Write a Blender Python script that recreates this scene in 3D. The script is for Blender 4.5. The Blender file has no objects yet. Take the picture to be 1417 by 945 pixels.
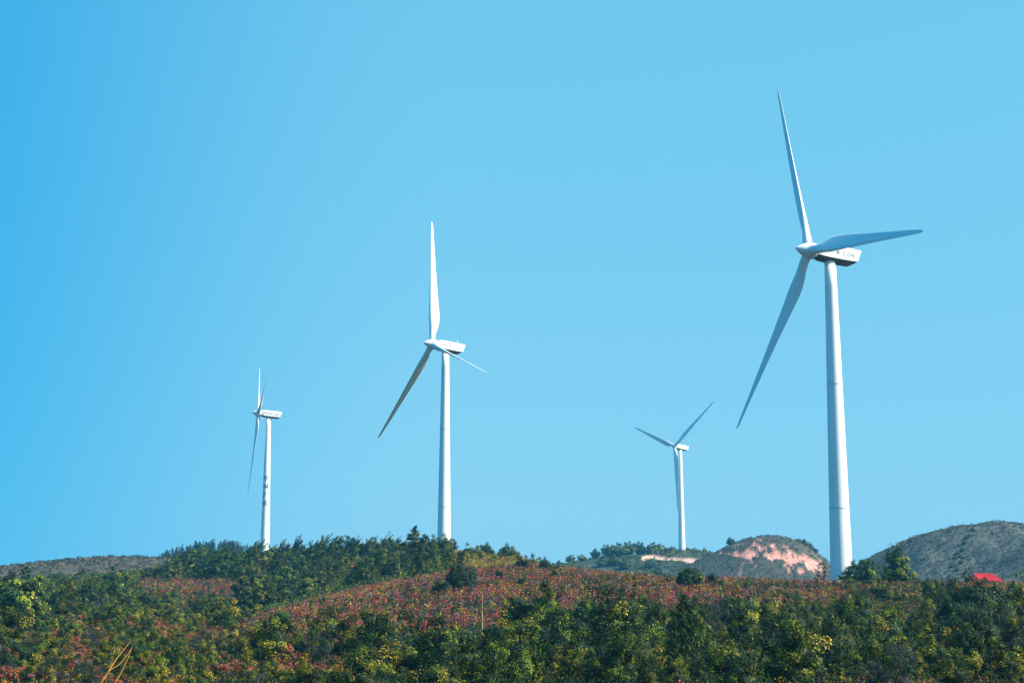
import bpy, bmesh, math, random
import numpy as np
from mathutils import Matrix, Vector

SC = bpy.context.scene
COL = SC.collection
rnd = random.Random(7)
rng = np.random.default_rng(11)
R_ = math.radians

# ------------------------------------------------------------------ camera, sky, sun, exposure
FPX, HOR = 2200.0, 875.0
PITCH = math.atan((HOR - 472.5) / FPX)
cam = bpy.data.cameras.new('camera')
cam.sensor_width = 36.0
cam.lens = FPX / 1417.0 * 36.0
cam.clip_start = 0.3
cam.clip_end = 20000.0
camo = bpy.data.objects.new('camera', cam)
camo.rotation_euler = (math.pi / 2 + PITCH, 0, 0)
COL.objects.link(camo)
SC.camera = camo

SUN_AZ, SUN_EL = R_(105.0), R_(40.0)          # azimuth clockwise from the view direction (+Y)
SUN = Vector((math.sin(SUN_AZ) * math.cos(SUN_EL), math.cos(SUN_AZ) * math.cos(SUN_EL), math.sin(SUN_EL)))

world = bpy.data.worlds.new("World")
SC.world = world
world.use_nodes = True
wn = world.node_tree
for n in list(wn.nodes):
    wn.nodes.remove(n)
w_out = wn.nodes.new('ShaderNodeOutputWorld')
w_bg = wn.nodes.new('ShaderNodeBackground')
w_sky = wn.nodes.new('ShaderNodeTexSky')
w_sky.sky_type = 'NISHITA'
w_sky.sun_disc = False
w_sky.sun_elevation = SUN_EL
w_sky.sun_rotation = SUN_AZ
w_sky.altitude = 600.0
w_sky.air_density = 1.0
w_sky.dust_density = 0.35
w_sky.ozone_density = 2.0
# grade of the sky's own light, channel by channel: coefficient * value ** power
w_sep = wn.nodes.new('ShaderNodeSeparateColor')
w_cmb = wn.nodes.new('ShaderNodeCombineColor')
wn.links.new(w_sky.outputs[0], w_sep.inputs[0])
for ch, (cf, pw) in enumerate(((0.66, 0.48), (2.22, 0.18), (3.32, 0.10))):
    p_ = wn.nodes.new('ShaderNodeMath')
    p_.operation = 'POWER'
    p_.inputs[1].default_value = pw
    q_ = wn.nodes.new('ShaderNodeMath')
    q_.operation = 'MULTIPLY'
    q_.inputs[1].default_value = cf
    wn.links.new(w_sep.outputs[ch], p_.inputs[0])
    wn.links.new(p_.outputs[0], q_.inputs[0])
    wn.links.new(q_.outputs[0], w_cmb.inputs[ch])
# the sky deepens away from the sun's side of the sky (a world direction)
w_tc = wn.nodes.new('ShaderNodeTexCoord')
w_sx = wn.nodes.new('ShaderNodeSeparateXYZ')
w_mr = wn.nodes.new('ShaderNodeMapRange')
w_mr.interpolation_type = 'SMOOTHSTEP'
w_mr.inputs['From Min'].default_value = -0.42
w_mr.inputs['From Max'].default_value = -0.03
w_dp = wn.nodes.new('ShaderNodeMix')
w_dp.data_type = 'RGBA'
w_dp.inputs[6].default_value = (0.07, 0.66, 0.93, 1)
w_dp.inputs[7].default_value = (1, 1, 1, 1)
w_tint = wn.nodes.new('ShaderNodeMix')
w_tint.data_type = 'RGBA'
w_tint.blend_type = 'MULTIPLY'
w_tint.inputs[0].default_value = 1.0
w_bg.inputs['Strength'].default_value = 0.114
wn.links.new(w_tc.outputs['Generated'], w_sx.inputs[0])
wn.links.new(w_sx.outputs['X'], w_mr.inputs['Value'])
wn.links.new(w_mr.outputs[0], w_dp.inputs[0])
wn.links.new(w_cmb.outputs[0], w_tint.inputs[6])
wn.links.new(w_dp.outputs[2], w_tint.inputs[7])
wn.links.new(w_tint.outputs[2], w_bg.inputs['Color'])
wn.links.new(w_bg.outputs[0], w_out.inputs['Surface'])

sl = bpy.data.lights.new('sun', 'SUN')
sl.energy = 5.0
sl.angle = R_(0.5)
sl.color = (1.0, 0.90, 0.72)
slo = bpy.data.objects.new('sun', sl)
slo.rotation_euler = (-SUN).to_track_quat('-Z', 'Y').to_euler()
slo.location = (200, -100, 300)
COL.objects.link(slo)

vs = SC.view_settings
vs.view_transform = 'Standard'
vs.look = 'None'
vs.exposure = 1.0
vs.gamma = 1.0
vs.use_curve_mapping = False
SC.cycles.volume_bounces = 0
SC.cycles.max_bounces = 5
SC.cycles.transparent_max_bounces = 8

HAZE_DENSITY = 0.00016
SC.render.filter_size = 0.85

# ------------------------------------------------------------------ projection helpers
CP, SP = math.cos(PITCH), math.sin(PITCH)


def at(px, py, Y):
    """world point at depth Y seen at photograph pixel (px, py)"""
    a, u = (px - 708.5) / FPX, (472.5 - py) / FPX
    d = (a, CP - u * SP, SP + u * CP)
    s = Y / d[1]
    return Vector((d[0] * s, Y, d[2] * s))


KX = 1.0 / (FPX * (CP - (472.5 - HOR) / FPX * SP))


def pix2x(px, Y):
    return (px - 708.5) * KX * Y


def py2z(py, Y):
    return Y * np.tan(PITCH + np.arctan((472.5 - np.asarray(py, float)) / FPX))


def z2py(z, Y):
    return 472.5 - FPX * np.tan(np.arctan2(z, Y) - PITCH)


# ------------------------------------------------------------------ noise
def _hash(ix, iy, seed):
    h = (ix.astype(np.int64) * 374761393 + iy.astype(np.int64) * 668265263 + seed * 974711) & 0x7fffffff
    h = ((h ^ (h >> 13)) * 1274126177) & 0x7fffffff
    return ((h ^ (h >> 16)) & 0xffff) / 65535.0


def vnoise(x, y, seed=0):
    x = np.asarray(x, float)
    y = np.asarray(y, float)
    ix, iy = np.floor(x), np.floor(y)
    fx, fy = x - ix, y - iy
    fx, fy = fx * fx * (3 - 2 * fx), fy * fy * (3 - 2 * fy)
    a, b = _hash(ix, iy, seed), _hash(ix + 1, iy, seed)
    c, d = _hash(ix, iy + 1, seed), _hash(ix + 1, iy + 1, seed)
    return (a * (1 - fx) + b * fx) * (1 - fy) + (c * (1 - fx) + d * fx) * fy


def fbm(x, y, seed=0, oct=4):
    s, amp, t = 0.0, 1.0, 0.0
    for o in range(oct):
        s = s + amp * vnoise(np.asarray(x) * 2 ** o, np.asarray(y) * 2 ** o, seed + o * 17)
        t += amp
        amp *= 0.5
    return s / t


# ------------------------------------------------------------------ the lie of the land
U_K = np.array([-600, -200, 0, 150, 300, 400, 500, 620, 700, 800, 900, 1050, 1180, 1417, 1700, 2000], float)
ROWS = {
    90:  [952] * 16,
    115: [935, 935, 934, 932, 930, 925, 920, 915, 912, 912, 912, 914, 914, 912, 912, 912],
    150: [905, 905, 903, 905, 908, 896, 884, 874, 870, 872, 876, 880, 878, 874, 876, 880],
    190: [884, 884, 882, 880, 884, 866, 850, 842, 836, 836, 840, 846, 846, 844, 848, 850],
    230: [864, 864, 862, 862, 870, 852, 832, 818, 810, 812, 816, 822, 824, 824, 826, 830],
    265: [852, 852, 850, 852, 868, 846, 820, 800, 794, 799, 803, 809, 811, 812, 814, 818],
    300: [842, 842, 838, 838, 860, 850, 822, 794, 784, 794, 801, 808, 809, 810, 812, 816],
    350: [830, 830, 826, 824, 826, 822, 805, 780, 772, 794, 818, 828, 826, 826, 826, 826],
    420: [816, 816, 812, 806, 788, 781, 774, 763, 764, 804, 834, 838, 838, 838, 838, 838],
    480: [812, 812, 808, 798, 779, 773, 770, 764, 775, 820, 842, 845, 845, 845, 845, 845],
    560: [815, 812, 808, 800, 782, 775, 775, 782, 800, 832, 848, 848, 848, 848, 848, 848],
    680: [825, 820, 815, 805, 785, 773, 785, 810, 826, 842, 850, 850, 850, 850, 850, 850],
    850: [840, 840, 835, 830, 825, 825, 830, 840, 845, 850, 852, 852, 852, 852, 852, 852],
    1500: [862] * 16,
    6000: [871] * 16,
}
_Yk = np.array(sorted(ROWS), float)
_LY = np.linspace(math.log(90), math.log(6000), 240)
_U = np.arange(-600, 2001, 20.0)
_rows = np.array([np.interp(_U, U_K, ROWS[int(k)]) for k in _Yk])
_tab = np.array([[np.interp(ly, np.log(_Yk), _rows[:, j]) for j in range(len(_U))] for ly in _LY])
for _ in range(3):
    p = np.pad(_tab, ((2, 2), (2, 2)), 'edge')
    _tab = sum(p[i:i + _tab.shape[0], 2:-2] for i in range(5)) / 5
    p = np.pad(_tab, ((2, 2), (2, 2)), 'edge')
    _tab = sum(p[2:-2, i:i + _tab.shape[1]] for i in range(5)) / 5


def ground_z(X, Y):
    X = np.asarray(X, float)
    Y = np.asarray(Y, float)
    Yc = np.clip(Y, 90, 6000)
    u = np.clip(708.5 + X / (KX * Yc), -600, 2000)
    fi = (np.log(Yc) - _LY[0]) / (_LY[1] - _LY[0])
    fj = (u + 600) / 20.0
    i = np.clip(fi.astype(int), 0, _tab.shape[0] - 2)
    j = np.clip(fj.astype(int), 0, _tab.shape[1] - 2)
    a, b = fi - i, fj - j
    py = (_tab[i, j] * (1 - a) * (1 - b) + _tab[i + 1, j] * a * (1 - b)
          + _tab[i, j + 1] * (1 - a) * b + _tab[i + 1, j + 1] * a * b)
    z = py2z(py, Yc)
    near = np.interp(Y, [-50, 5, 25, 60, 90], [-1.7, -1.7, -2.4, -3.6, 0])
    t = np.clip((Y - 60) / 30.0, 0, 1)
    t = t * t * (3 - 2 * t)
    z90 = py2z(_tab[0, j], 90.0)
    zn = np.where(Y < 60, np.interp(Y, [-50, 5, 25, 60], [-1.7, -1.7, -2.4, -3.4]), -3.4)
    z = np.where(Y < 90, zn * (1 - t) + z90 * t, z)
    z = z + (fbm(X / 14, Y / 14, 3, 3) - 0.5) * 0.7 * np.clip(Y / 60, 0.2, 1.6)
    return z


def gz(X, Y):
    return float(ground_z(np.array([X]), np.array([Y]))[0])


# ------------------------------------------------------------------ mesh / object helpers
def quads_mesh(name, V, F, cols=None, smooth=False):
    """V (n,3), F (m,k) fixed size faces, cols (n,3) linear point colours"""
    me = bpy.data.meshes.new(name)
    V = np.ascontiguousarray(V, np.float32)
    F = np.ascontiguousarray(F, np.int32)
    me.vertices.add(len(V))
    me.vertices.foreach_set('co', V.ravel())
    k = F.shape[1]
    me.loops.add(F.size)
    me.loops.foreach_set('vertex_index', F.ravel())
    me.polygons.add(len(F))
    me.polygons.foreach_set('loop_start', np.arange(0, F.size, k, dtype=np.int32))
    me.polygons.foreach_set('loop_total', np.full(len(F), k, np.int32))
    if smooth:
        me.polygons.foreach_set('use_smooth', np.ones(len(F), bool))
    if cols is not None:
        at_ = me.color_attributes.new('Col', 'FLOAT_COLOR', 'POINT')
        c4 = np.ones((len(V), 4), np.float32)
        c4[:, :3] = cols
        at_.data.foreach_set('color', c4.ravel())
    me.update(calc_edges=True)
    return me


def link(name, me, mat=None, parent=None):
    o = bpy.data.objects.new(name, me)
    COL.objects.link(o)
    if mat is not None and not me.materials:
        me.materials.append(mat)
    if parent is not None:
        o.parent = parent
    return o


def tag(o, label, cat, group=None):
    o['label'] = label
    o['category'] = cat
    if group:
        o['group'] = group
    return o


def empty(name, loc):
    o = bpy.data.objects.new(name, None)
    o.empty_display_size = 0.5
    o.location = loc
    COL.objects.link(o)
    return o


class MB:
    """collects polygons and links them as one mesh object"""

    def __init__(self):
        self.v, self.f = [], []

    def poly(self, pts):
        b = len(self.v)
        self.v += [tuple(p) for p in pts]
        self.f.append(list(range(b, b + len(pts))))

    def loft(self, rings, cap0=True, cap1=True):
        b = len(self.v)
        n = len(rings[0])
        for r in rings:
            self.v += [tuple(p) for p in r]
        for i in range(len(rings) - 1):
            for j in range(n):
                k = (j + 1) % n
                self.f.append([b + i * n + j, b + i * n + k, b + (i + 1) * n + k, b + (i + 1) * n + j])
        if cap0:
            self.f.append([b + j for j in range(n)][::-1])
        if cap1:
            self.f.append([b + (len(rings) - 1) * n + j for j in range(n)])

    def tube(self, pts, radii, n=6):
        pts = [Vector(p) for p in pts]
        rings = []
        for i, p in enumerate(pts):
            d = (pts[min(i + 1, len(pts) - 1)] - pts[max(i - 1, 0)]).normalized()
            a = d.orthogonal().normalized()
            if abs(d.z) > 0.6:
                a = Vector((1, 0, 0)) - d * d.x
                a.normalize()
            c = d.cross(a)
            rings.append([p + (a * math.cos(t) + c * math.sin(t)) * radii[i]
                          for t in (2 * math.pi * k / n for k in range(n))])
        self.loft(rings)

    def box(self, c, h, M=None):
        c = Vector(c)
        P = [Vector((sx * h[0], sy * h[1], sz * h[2])) for sz in (-1, 1) for sx, sy in ((-1, -1), (1, -1), (1, 1), (-1, 1))]
        P = [c + (M @ p if M else p) for p in P]
        self.loft([P[:4], P[4:]])

    def mesh(self, name, smooth=False):
        me = bpy.data.meshes.new(name)
        me.from_pydata(self.v, [], self.f)
        bm = bmesh.new()
        bm.from_mesh(me)
        bmesh.ops.recalc_face_normals(bm, faces=bm.faces)
        bm.to_mesh(me)
        bm.free()
        if smooth:
            for p in me.polygons:
                p.use_smooth = True
        me.update()
        return me

    def build(self, name, mat, parent=None, smooth=False):
        return link(name, self.mesh(name, smooth), mat, parent)


# ------------------------------------------------------------------ materials
def mat_new(name):
    m = bpy.data.materials.new(name)
    m.use_nodes = True
    nt = m.node_tree
    for n in list(nt.nodes):
        nt.nodes.remove(n)
    out = nt.nodes.new('ShaderNodeOutputMaterial')
    return m, nt, out


def leaf_material(name, trans=0.3, vary=0.5, rough=0.6):
    m, nt, out = mat_new(name)
    N, L = nt.nodes.new, nt.links.new
    a = N('ShaderNodeAttribute')
    a.attribute_name = 'Col'
    oi = N('ShaderNodeObjectInfo')
    hs = N('ShaderNodeHueSaturation')
    mr = N('ShaderNodeMapRange')
    mr.inputs['To Min'].default_value = 1.0 - vary * 0.7
    mr.inputs['To Max'].default_value = 1.0 + vary
    L(oi.outputs['Random'], mr.inputs['Value'])
    L(mr.outputs[0], hs.inputs['Value'])
    m2 = N('ShaderNodeMath')
    m2.operation = 'MULTIPLY'
    m2.inputs[1].default_value = 7.31
    L(oi.outputs['Random'], m2.inputs[0])
    m3 = N('ShaderNodeMath')
    m3.operation = 'FRACT'
    L(m2.outputs[0], m3.inputs[0])
    mh = N('ShaderNodeMapRange')
    mh.inputs['To Min'].default_value = 0.485
    mh.inputs['To Max'].default_value = 0.515
    L(m3.outputs[0], mh.inputs['Value'])
    L(mh.outputs[0], hs.inputs['Hue'])
    L(a.outputs['Color'], hs.inputs['Color'])
    p = N('ShaderNodeBsdfPrincipled')
    p.inputs['Roughness'].default_value = rough
    p.inputs['Specular IOR Level'].default_value = 0.18
    L(hs.outputs[0], p.inputs['Base Color'])
    t = N('ShaderNodeBsdfTranslucent')
    L(hs.outputs[0], t.inputs['Color'])
    mx = N('ShaderNodeMixShader')
    mx.inputs[0].default_value = trans
    L(p.outputs[0], mx.inputs[1])
    L(t.outputs[0], mx.inputs[2])
    L(mx.outputs[0], out.inputs['Surface'])
    return m


def plain(name, col, rough=0.6, var=0.0, scale=3.0, bump=0.0, spec=0.4):
    m, nt, out = mat_new(name)
    N, L = nt.nodes.new, nt.links.new
    p = N('ShaderNodeBsdfPrincipled')
    p.inputs['Base Color'].default_value = (*col, 1)
    p.inputs['Roughness'].default_value = rough
    p.inputs['Specular IOR Level'].default_value = spec
    if var or bump:
        tc = N('ShaderNodeTexCoord')
        nz = N('ShaderNodeTexNoise')
        nz.inputs['Scale'].default_value = scale
        nz.inputs['Detail'].default_value = 6
        L(tc.outputs['Object'], nz.inputs['Vector'])
        if var:
            cr = N('ShaderNodeMix')
            cr.data_type = 'RGBA'
            cr.inputs[6].default_value = (*[c * (1 - var) for c in col], 1)
            cr.inputs[7].default_value = (*[min(1, c * (1 + var)) for c in col], 1)
            L(nz.outputs['Fac'], cr.inputs[0])
            L(cr.outputs[2], p.inputs['Base Color'])
        if bump:
            b = N('ShaderNodeBump')
            b.inputs['Strength'].default_value = bump
            L(nz.outputs['Fac'], b.inputs['Height'])
            L(b.outputs[0], p.inputs['Normal'])
    L(p.outputs[0], out.inputs['Surface'])
    return m


def hill_material(name, c_a, c_b, c_dark, scale, scar=None):
    """two grass tones broken by darker scrub; an optional bare-soil attribute ('Scar')"""
    m, nt, out = mat_new(name)
    N, L = nt.nodes.new, nt.links.new
    tc = N('ShaderNodeTexCoord')

    def noise(sc, det=6):
        n = N('ShaderNodeTexNoise')
        n.inputs['Scale'].default_value = sc
        n.inputs['Detail'].default_value = det
        n.inputs['Roughness'].default_value = 0.7
        L(tc.outputs['Object'], n.inputs['Vector'])
        return n

    def mix(fac, a, b):
        n = N('ShaderNodeMix')
        n.data_type = 'RGBA'
        for k, s in ((0, fac), (6, a), (7, b)):
            if isinstance(s, tuple):
                n.inputs[k].default_value = (*s, 1)
            else:
                L(s, n.inputs[k])
        return n.outputs[2]

    def ramp(src, lo, hi):
        n = N('ShaderNodeMapRange')
        n.inputs['From Min'].default_value = lo
        n.inputs['From Max'].default_value = hi
        L(src, n.inputs['Value'])
        return n.outputs[0]

    big, mid, fine = noise(scale * 0.05), noise(scale * 0.35), noise(scale * 2.2, 3)
    c = mix(ramp(mid.outputs['Fac'], 0.4, 0.62), c_a, c_b)
    c = mix(ramp(fine.outputs['Fac'], 0.55, 0.68), c, c_dark)
    c = mix(ramp(big.outputs['Fac'], 0.52, 0.66), c, tuple(0.5 * (x + y) for x, y in zip(c_dark, c_a)))
    if scar:
        a = N('ShaderNodeAttribute')
        a.attribute_name = 'Scar'
        s = mix(ramp(fine.outputs['Fac'], 0.4, 0.65), scar[0], scar[1])
        c = mix(a.outputs['Fac'], c, s)
    p = N('ShaderNodeBsdfPrincipled')
    p.inputs['Roughness'].default_value = 0.9
    p.inputs['Specular IOR Level'].default_value = 0.1
    L(c, p.inputs['Base Color'])
    b = N('ShaderNodeBump')
    b.inputs['Strength'].default_value = 0.9
    b.inputs['Distance'].default_value = 0.8
    ad = N('ShaderNodeMath')
    L(mid.outputs['Fac'], ad.inputs[0])
    L(fine.outputs['Fac'], ad.inputs[1])
    L(ad.outputs[0], b.inputs['Height'])
    L(b.outputs[0], p.inputs['Normal'])
    L(p.outputs[0], out.inputs['Surface'])
    return m


M_LEAF = leaf_material('leaves', 0.20, 0.5)
M_COVER = leaf_material('ground_cover_leaves', 0.25, 0.0, 0.7)
M_FAR = leaf_material('far_leaves', 0.15, 0.3)
M_BARK = plain('bark', (0.09, 0.065, 0.05), 0.9, 0.4, 6, 0.4, 0.1)
M_PALEBARK = plain('pale_bark', (0.36, 0.33, 0.24), 0.85, 0.25, 8, 0.2, 0.1)
M_WHITE = plain('turbine_white_paint', (0.79, 0.825, 0.845), 0.38, 0.03, 0.35, 0, 0.5)
M_TOWER = plain('tower_white_paint', (0.79, 0.825, 0.845), 0.42, 0.09, 0.2, 0, 0.5)
_nt = M_TOWER.node_tree
for _n in list(_nt.nodes):
    if _n.type == 'TEX_NOISE':
        _mp = _nt.nodes.new('ShaderNodeMapping')
        _mp.inputs['Scale'].default_value = (9.0, 9.0, 0.35)
        _src = _n.inputs['Vector'].links[0].from_socket
        _nt.links.new(_src, _mp.inputs['Vector'])
        _nt.links.new(_mp.outputs[0], _n.inputs['Vector'])
M_SEAM = plain('flange_grey', (0.46, 0.49, 0.51), 0.6)
M_UNDER_SHADE = plain('nacelle_underside_shade', (0.08, 0.087, 0.094), 0.6)  # white housing's underside shade, put into a dark base colour
M_INK = plain('lettering_navy', (0.03, 0.06, 0.13), 0.5)
M_FADED = plain('lettering_faded_blue', (0.16, 0.22, 0.30), 0.5)
M_REDINK = plain('emblem_red', (0.62, 0.30, 0.22), 0.5)
M_STEEL = plain('galvanised_steel', (0.55, 0.57, 0.6), 0.4)
M_REDROOF = plain('red_roof_sheet', (0.52, 0.014, 0.026), 0.5, 0.35, 1.8)
M_WALL = plain('hut_wall', (0.42, 0.38, 0.33), 0.85, 0.15, 2)
M_GROUND = hill_material('hillside_soil', (0.030, 0.042, 0.024), (0.050, 0.044, 0.034), (0.016, 0.028, 0.016), 1.0)

# ------------------------------------------------------------------ the ground sheet


def axis(lo, mid_lo, mid_hi, hi, step):
    a = [mid_lo]
    s = step
    while a[-1] > lo:
        s *= 1.18
        a.append(a[-1] - s)
    b = list(np.arange(mid_lo, mid_hi, step))[1:]
    s = step
    while b[-1] < hi:
        s *= 1.18
        b.append(b[-1] + s)
    return np.array(a[::-1] + b)


def grid_mesh(name, xs, ys, Z, smooth=True):
    XX, YY = np.meshgrid(xs, ys)
    V = np.stack([XX.ravel(), YY.ravel(), Z.ravel()], 1)
    nx, ny = len(xs), len(ys)
    i = np.arange((ny - 1) * (nx - 1))
    r, c = i // (nx - 1), i % (nx - 1)
    a = r * nx + c
    F = np.stack([a, a + 1, a + nx + 1, a + nx], 1)
    return quads_mesh(name, V, F, None, smooth)


gx = axis(-6000, -230, 250, 6000, 1.6)
gy = axis(-3000, 4, 500, 6000, 1.6)
GX, GY = np.meshgrid(gx, gy)
ground = link('ground', grid_mesh('ground', gx, gy, ground_z(GX, GY)), M_GROUND)
ground['kind'] = 'structure'

# ------------------------------------------------------------------ the hills behind


class Hill:
    def __init__(self, name, Y0, wf, wb, prof, mat, rough=1.0, step=1.3, scar=None):
        self.Y0, self.wf, self.wb, self.rough = Y0, wf, wb, rough
        self.u = np.array([p[0] for p in prof], float)
        self.p = np.array([p[1] for p in prof], float)
        self.seed = int(Y0)
        x0, x1 = pix2x(self.u[0], Y0), pix2x(self.u[-1], Y0)
        xs = np.arange(x0, x1, step)
        ys = np.arange(Y0 - 2.1 * wf, Y0 + 2.0 * wb, step * 1.6)
        XX, YY = np.meshgrid(xs, ys)
        Z = self.z(XX, YY)
        me = grid_mesh(name, xs, ys, Z)
        if scar:
            s = scar(XX, YY, Z)
            dz = np.clip(s, 0, 1) * (0.4 + 2.6 * np.abs(fbm(XX / 4, YY / 6, 71, 3) - 0.5) * 2)
            co = np.stack([XX.ravel(), YY.ravel(), (Z - dz).ravel()], 1).astype(np.float32)
            me.vertices.foreach_set('co', co.ravel())
            me.update()
            a = me.attributes.new('Scar', 'FLOAT', 'POINT')
            a.data.foreach_set('value', np.clip(s, 0, 1).astype(np.float32).ravel())
        self.o = link(name, me, mat)
        self.o['kind'] = 'structure'

    def z(self, X, Y):
        X, Y = np.asarray(X, float), np.asarray(Y, float)
        u = 708.5 + X / (KX * self.Y0)
        py = np.zeros_like(u)
        for k in range(-4, 5):
            py = py + np.interp(u + k * 3.0, self.u, self.p)
        zc = py2z(py / 9.0, self.Y0)
        d = Y - self.Y0
        w = np.where(d < 0, self.wf, self.wb)
        base = -6.0
        n = (fbm(X / 34, Y / 34, self.seed, 5) - 0.5) * 5.0 * self.rough
        n2 = (fbm(X / 7, Y / 7, self.seed + 5, 3) - 0.5) * 1.4 * self.rough
        k = np.clip(np.abs(d) / (0.5 * w), 0.12, 1)
        rg = 1 - 2 * np.abs(fbm(X / 48 + Y / 260, Y / 130, self.seed + 9, 3) - 0.5)
        n = n + (rg - 0.75) * 11.0 * max(0.0, self.rough - 0.6)
        return base + (zc - base) * np.exp(-(d / w) ** 2) + n * k + n2

    def zz(self, X, Y):
        return float(self.z(np.array([X]), np.array([Y]))[0])


M_DRY = hill_material('dry_hill_grass', (0.11, 0.11, 0.085), (0.15, 0.115, 0.095), (0.035, 0.05, 0.035), 0.9)
M_GREYHILL = hill_material('grey_green_hill', (0.085, 0.105, 0.108), (0.135, 0.138, 0.120), (0.034, 0.050, 0.054), 0.5)
M_WOODHILL = hill_material('wooded_hill', (0.035, 0.060, 0.048), (0.070, 0.075, 0.055), (0.018, 0.032, 0.028), 0.3,
                           ((0.62, 0.34, 0.27), (0.66, 0.52, 0.42)))
M_ROCKHILL = hill_material('rock_hill', (0.060, 0.075, 0.060), (0.105, 0.090, 0.070), (0.020, 0.034, 0.032), 0.4,
                           ((0.62, 0.20, 0.165), (0.62, 0.43, 0.37)))


def scar_far(X, Y, Z):
    u, py = 708.5 + X / (KX * Y), z2py(Z, Y)
    n = fbm(X / 9, Y / 9, 5, 3)
    band = np.exp(-((py - np.interp(u, [890, 905, 925, 945, 962], [771, 769, 772, 773, 776])) / np.interp(u, [890, 905, 925, 960], [3.5, 4, 2.6, 3.2])) ** 2)
    m = band * ((u > 889) & (u < 964)) * (Y < 935)
    return np.clip((m + (n - 0.5) * 0.9 - 0.42) * 5, 0, 1)


def scar_rock(X, Y, Z):
    u, py = 708.5 + X / (KX * Y), z2py(Z, Y)
    top = np.interp(u, [985, 1010, 1035, 1050, 1065, 1090, 1110, 1140], [763, 761, 751, 749, 754, 761, 766, 778])
    bot = np.interp(u, [985, 1010, 1035, 1050, 1065, 1090, 1110, 1140], [765, 766, 771, 772, 771, 779, 787, 796])
    mid, hw = (top + bot) / 2, np.maximum((bot - top) / 2, 1.2)
    m = 1.15 - np.abs(py - mid) / hw * 0.65
    n = fbm(X / 6 + Y / 30, Y / 10, 23, 4)
    n2 = fbm(X / 1.8 + Y / 12, Y / 5.5, 31, 3)
    inside = (u > 985) & (u < 1142) & (Y < 830)
    s = (m + (n - 0.5) * 1.6 + (n2 - 0.5) * 3.0 - 0.66) * 3
    path = np.exp(-((u - np.interp(py, [770, 795], [1034, 1026])) / 1.4) ** 2) * (py > 768)
    return np.where(inside, np.clip(s, 0, 1), 0) + 0.45 * path * (Y < 830)


hill_dry = Hill('hill', 600, 110, 200, [(-420, 840), (-250, 812), (-50, 793), (0, 787), (60, 779), (120, 773), (180, 771),
                                       (230, 773), (300, 778), (360, 795), (450, 840)], M_DRY, 0.7)
hill_con = Hill('hill', 760, 90, 160, [(140, 830), (200, 788), (235, 774), (265, 764), (300, 759), (330, 763), (360, 775),
                                      (420, 800), (480, 835)], M_WOODHILL, 0.6)
hill_far = Hill('hill', 930, 120, 220, [(700, 845), (735, 800), (770, 784), (800, 777), (840, 770), (880, 768), (920, 766),
                                       (945, 762), (985, 767), (1020, 773), (1080, 790), (1150, 840)], M_WOODHILL, 0.6, 1.5, scar_far)
hill_rock = Hill('hill', 820, 85, 150, [(820, 850), (900, 806), (950, 784), (985, 768), (1005, 758), (1025, 749), (1043, 743), (1060, 741),
                                       (1090, 743), (1112, 753), (1130, 766), (1142, 776), (1160, 795), (1220, 850)], M_ROCKHILL, 0.8, 1.2, scar_rock)
hill_big = Hill('hill', 690, 110, 220, [(1100, 860), (1180, 800), (1212, 780), (1232, 768), (1250, 757), (1270, 748), (1295, 738), (1330, 729),
                                       (1380, 724), (1420, 729), (1500, 748), (1600, 785), (1750, 840)], M_GREYHILL, 1.7)
hill_edge = Hill('hill', 1500, 200, 300, [(-500, 845), (-150, 800), (-40, 784), (8, 781), (40, 790), (120, 830)], M_WOODHILL, 0.6, 4.0)

# ------------------------------------------------------------------ leaves


def unit(v):
    return v / np.maximum(np.linalg.norm(v, axis=1, keepdims=True), 1e-6)


def leaf_quads(C, N, L, W, T=None):
    """diamond leaves: centres C, facing N, length L, width W, optional axis T"""
    n = len(C)
    if T is None:
        T = rng.normal(size=(n, 3))
    T = unit(T - N * (T * N).sum(1, keepdims=True))
    B = np.cross(N, T)
    L = np.broadcast_to(L, (n,))[:, None] * 0.5
    W = np.broadcast_to(W, (n,))[:, None] * 0.5
    V = np.stack([C - T * L, C + B * W - T * L * 0.1, C + T * L, C - B * W - T * L * 0.1], 1).reshape(-1, 3)
    F = np.arange(4 * n).reshape(n, 4)
    return V, F


def pal_pick(pal, n):
    cols = np.array([p[1] for p in pal])
    w = np.array([p[0] for p in pal], float)
    return cols[rng.choice(len(cols), n, p=w / w.sum())]


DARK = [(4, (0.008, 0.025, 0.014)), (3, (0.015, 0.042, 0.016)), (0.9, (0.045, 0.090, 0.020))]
MIDG = [(1.5, (0.028, 0.070, 0.018)), (3, (0.074, 0.138, 0.018)), (3, (0.170, 0.185, 0.010))]
OLIV = [(1.5, (0.05, 0.08, 0.014)), (3, (0.17, 0.165, 0.010)), (2.4, (0.36, 0.275, 0.010))]
YELL = [(2, (0.20, 0.185, 0.012)), (3, (0.44, 0.355, 0.014)), (1, (0.48, 0.25, 0.015))]
REDS = [(3.2, (0.41, 0.040, 0.036)), (2.6, (0.46, 0.125, 0.105)), (0.6, (0.28, 0.05, 0.06)), (2.2, (0.46, 0.15, 0.02))]
GREY = [(3, (0.055, 0.062, 0.060)), (2, (0.115, 0.095, 0.115)), (1, (0.04, 0.055, 0.04))]
LILAC = [(2.2, (0.20, 0.165, 0.20)), (2.2, (0.17, 0.11, 0.085)), (2, (0.045, 0.06, 0.055))]
TEAL = [(3, (0.014, 0.040, 0.034)), (2, (0.026, 0.058, 0.042)), (1, (0.042, 0.078, 0.048))]


def dilute(pal, *others):
    w = sum(p[0] for p in pal)
    out = list(pal)
    for k, q in others:
        t = sum(p[0] for p in q)
        out += [(p[0] / t * w * k, p[1]) for p in q]
    return out


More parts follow.
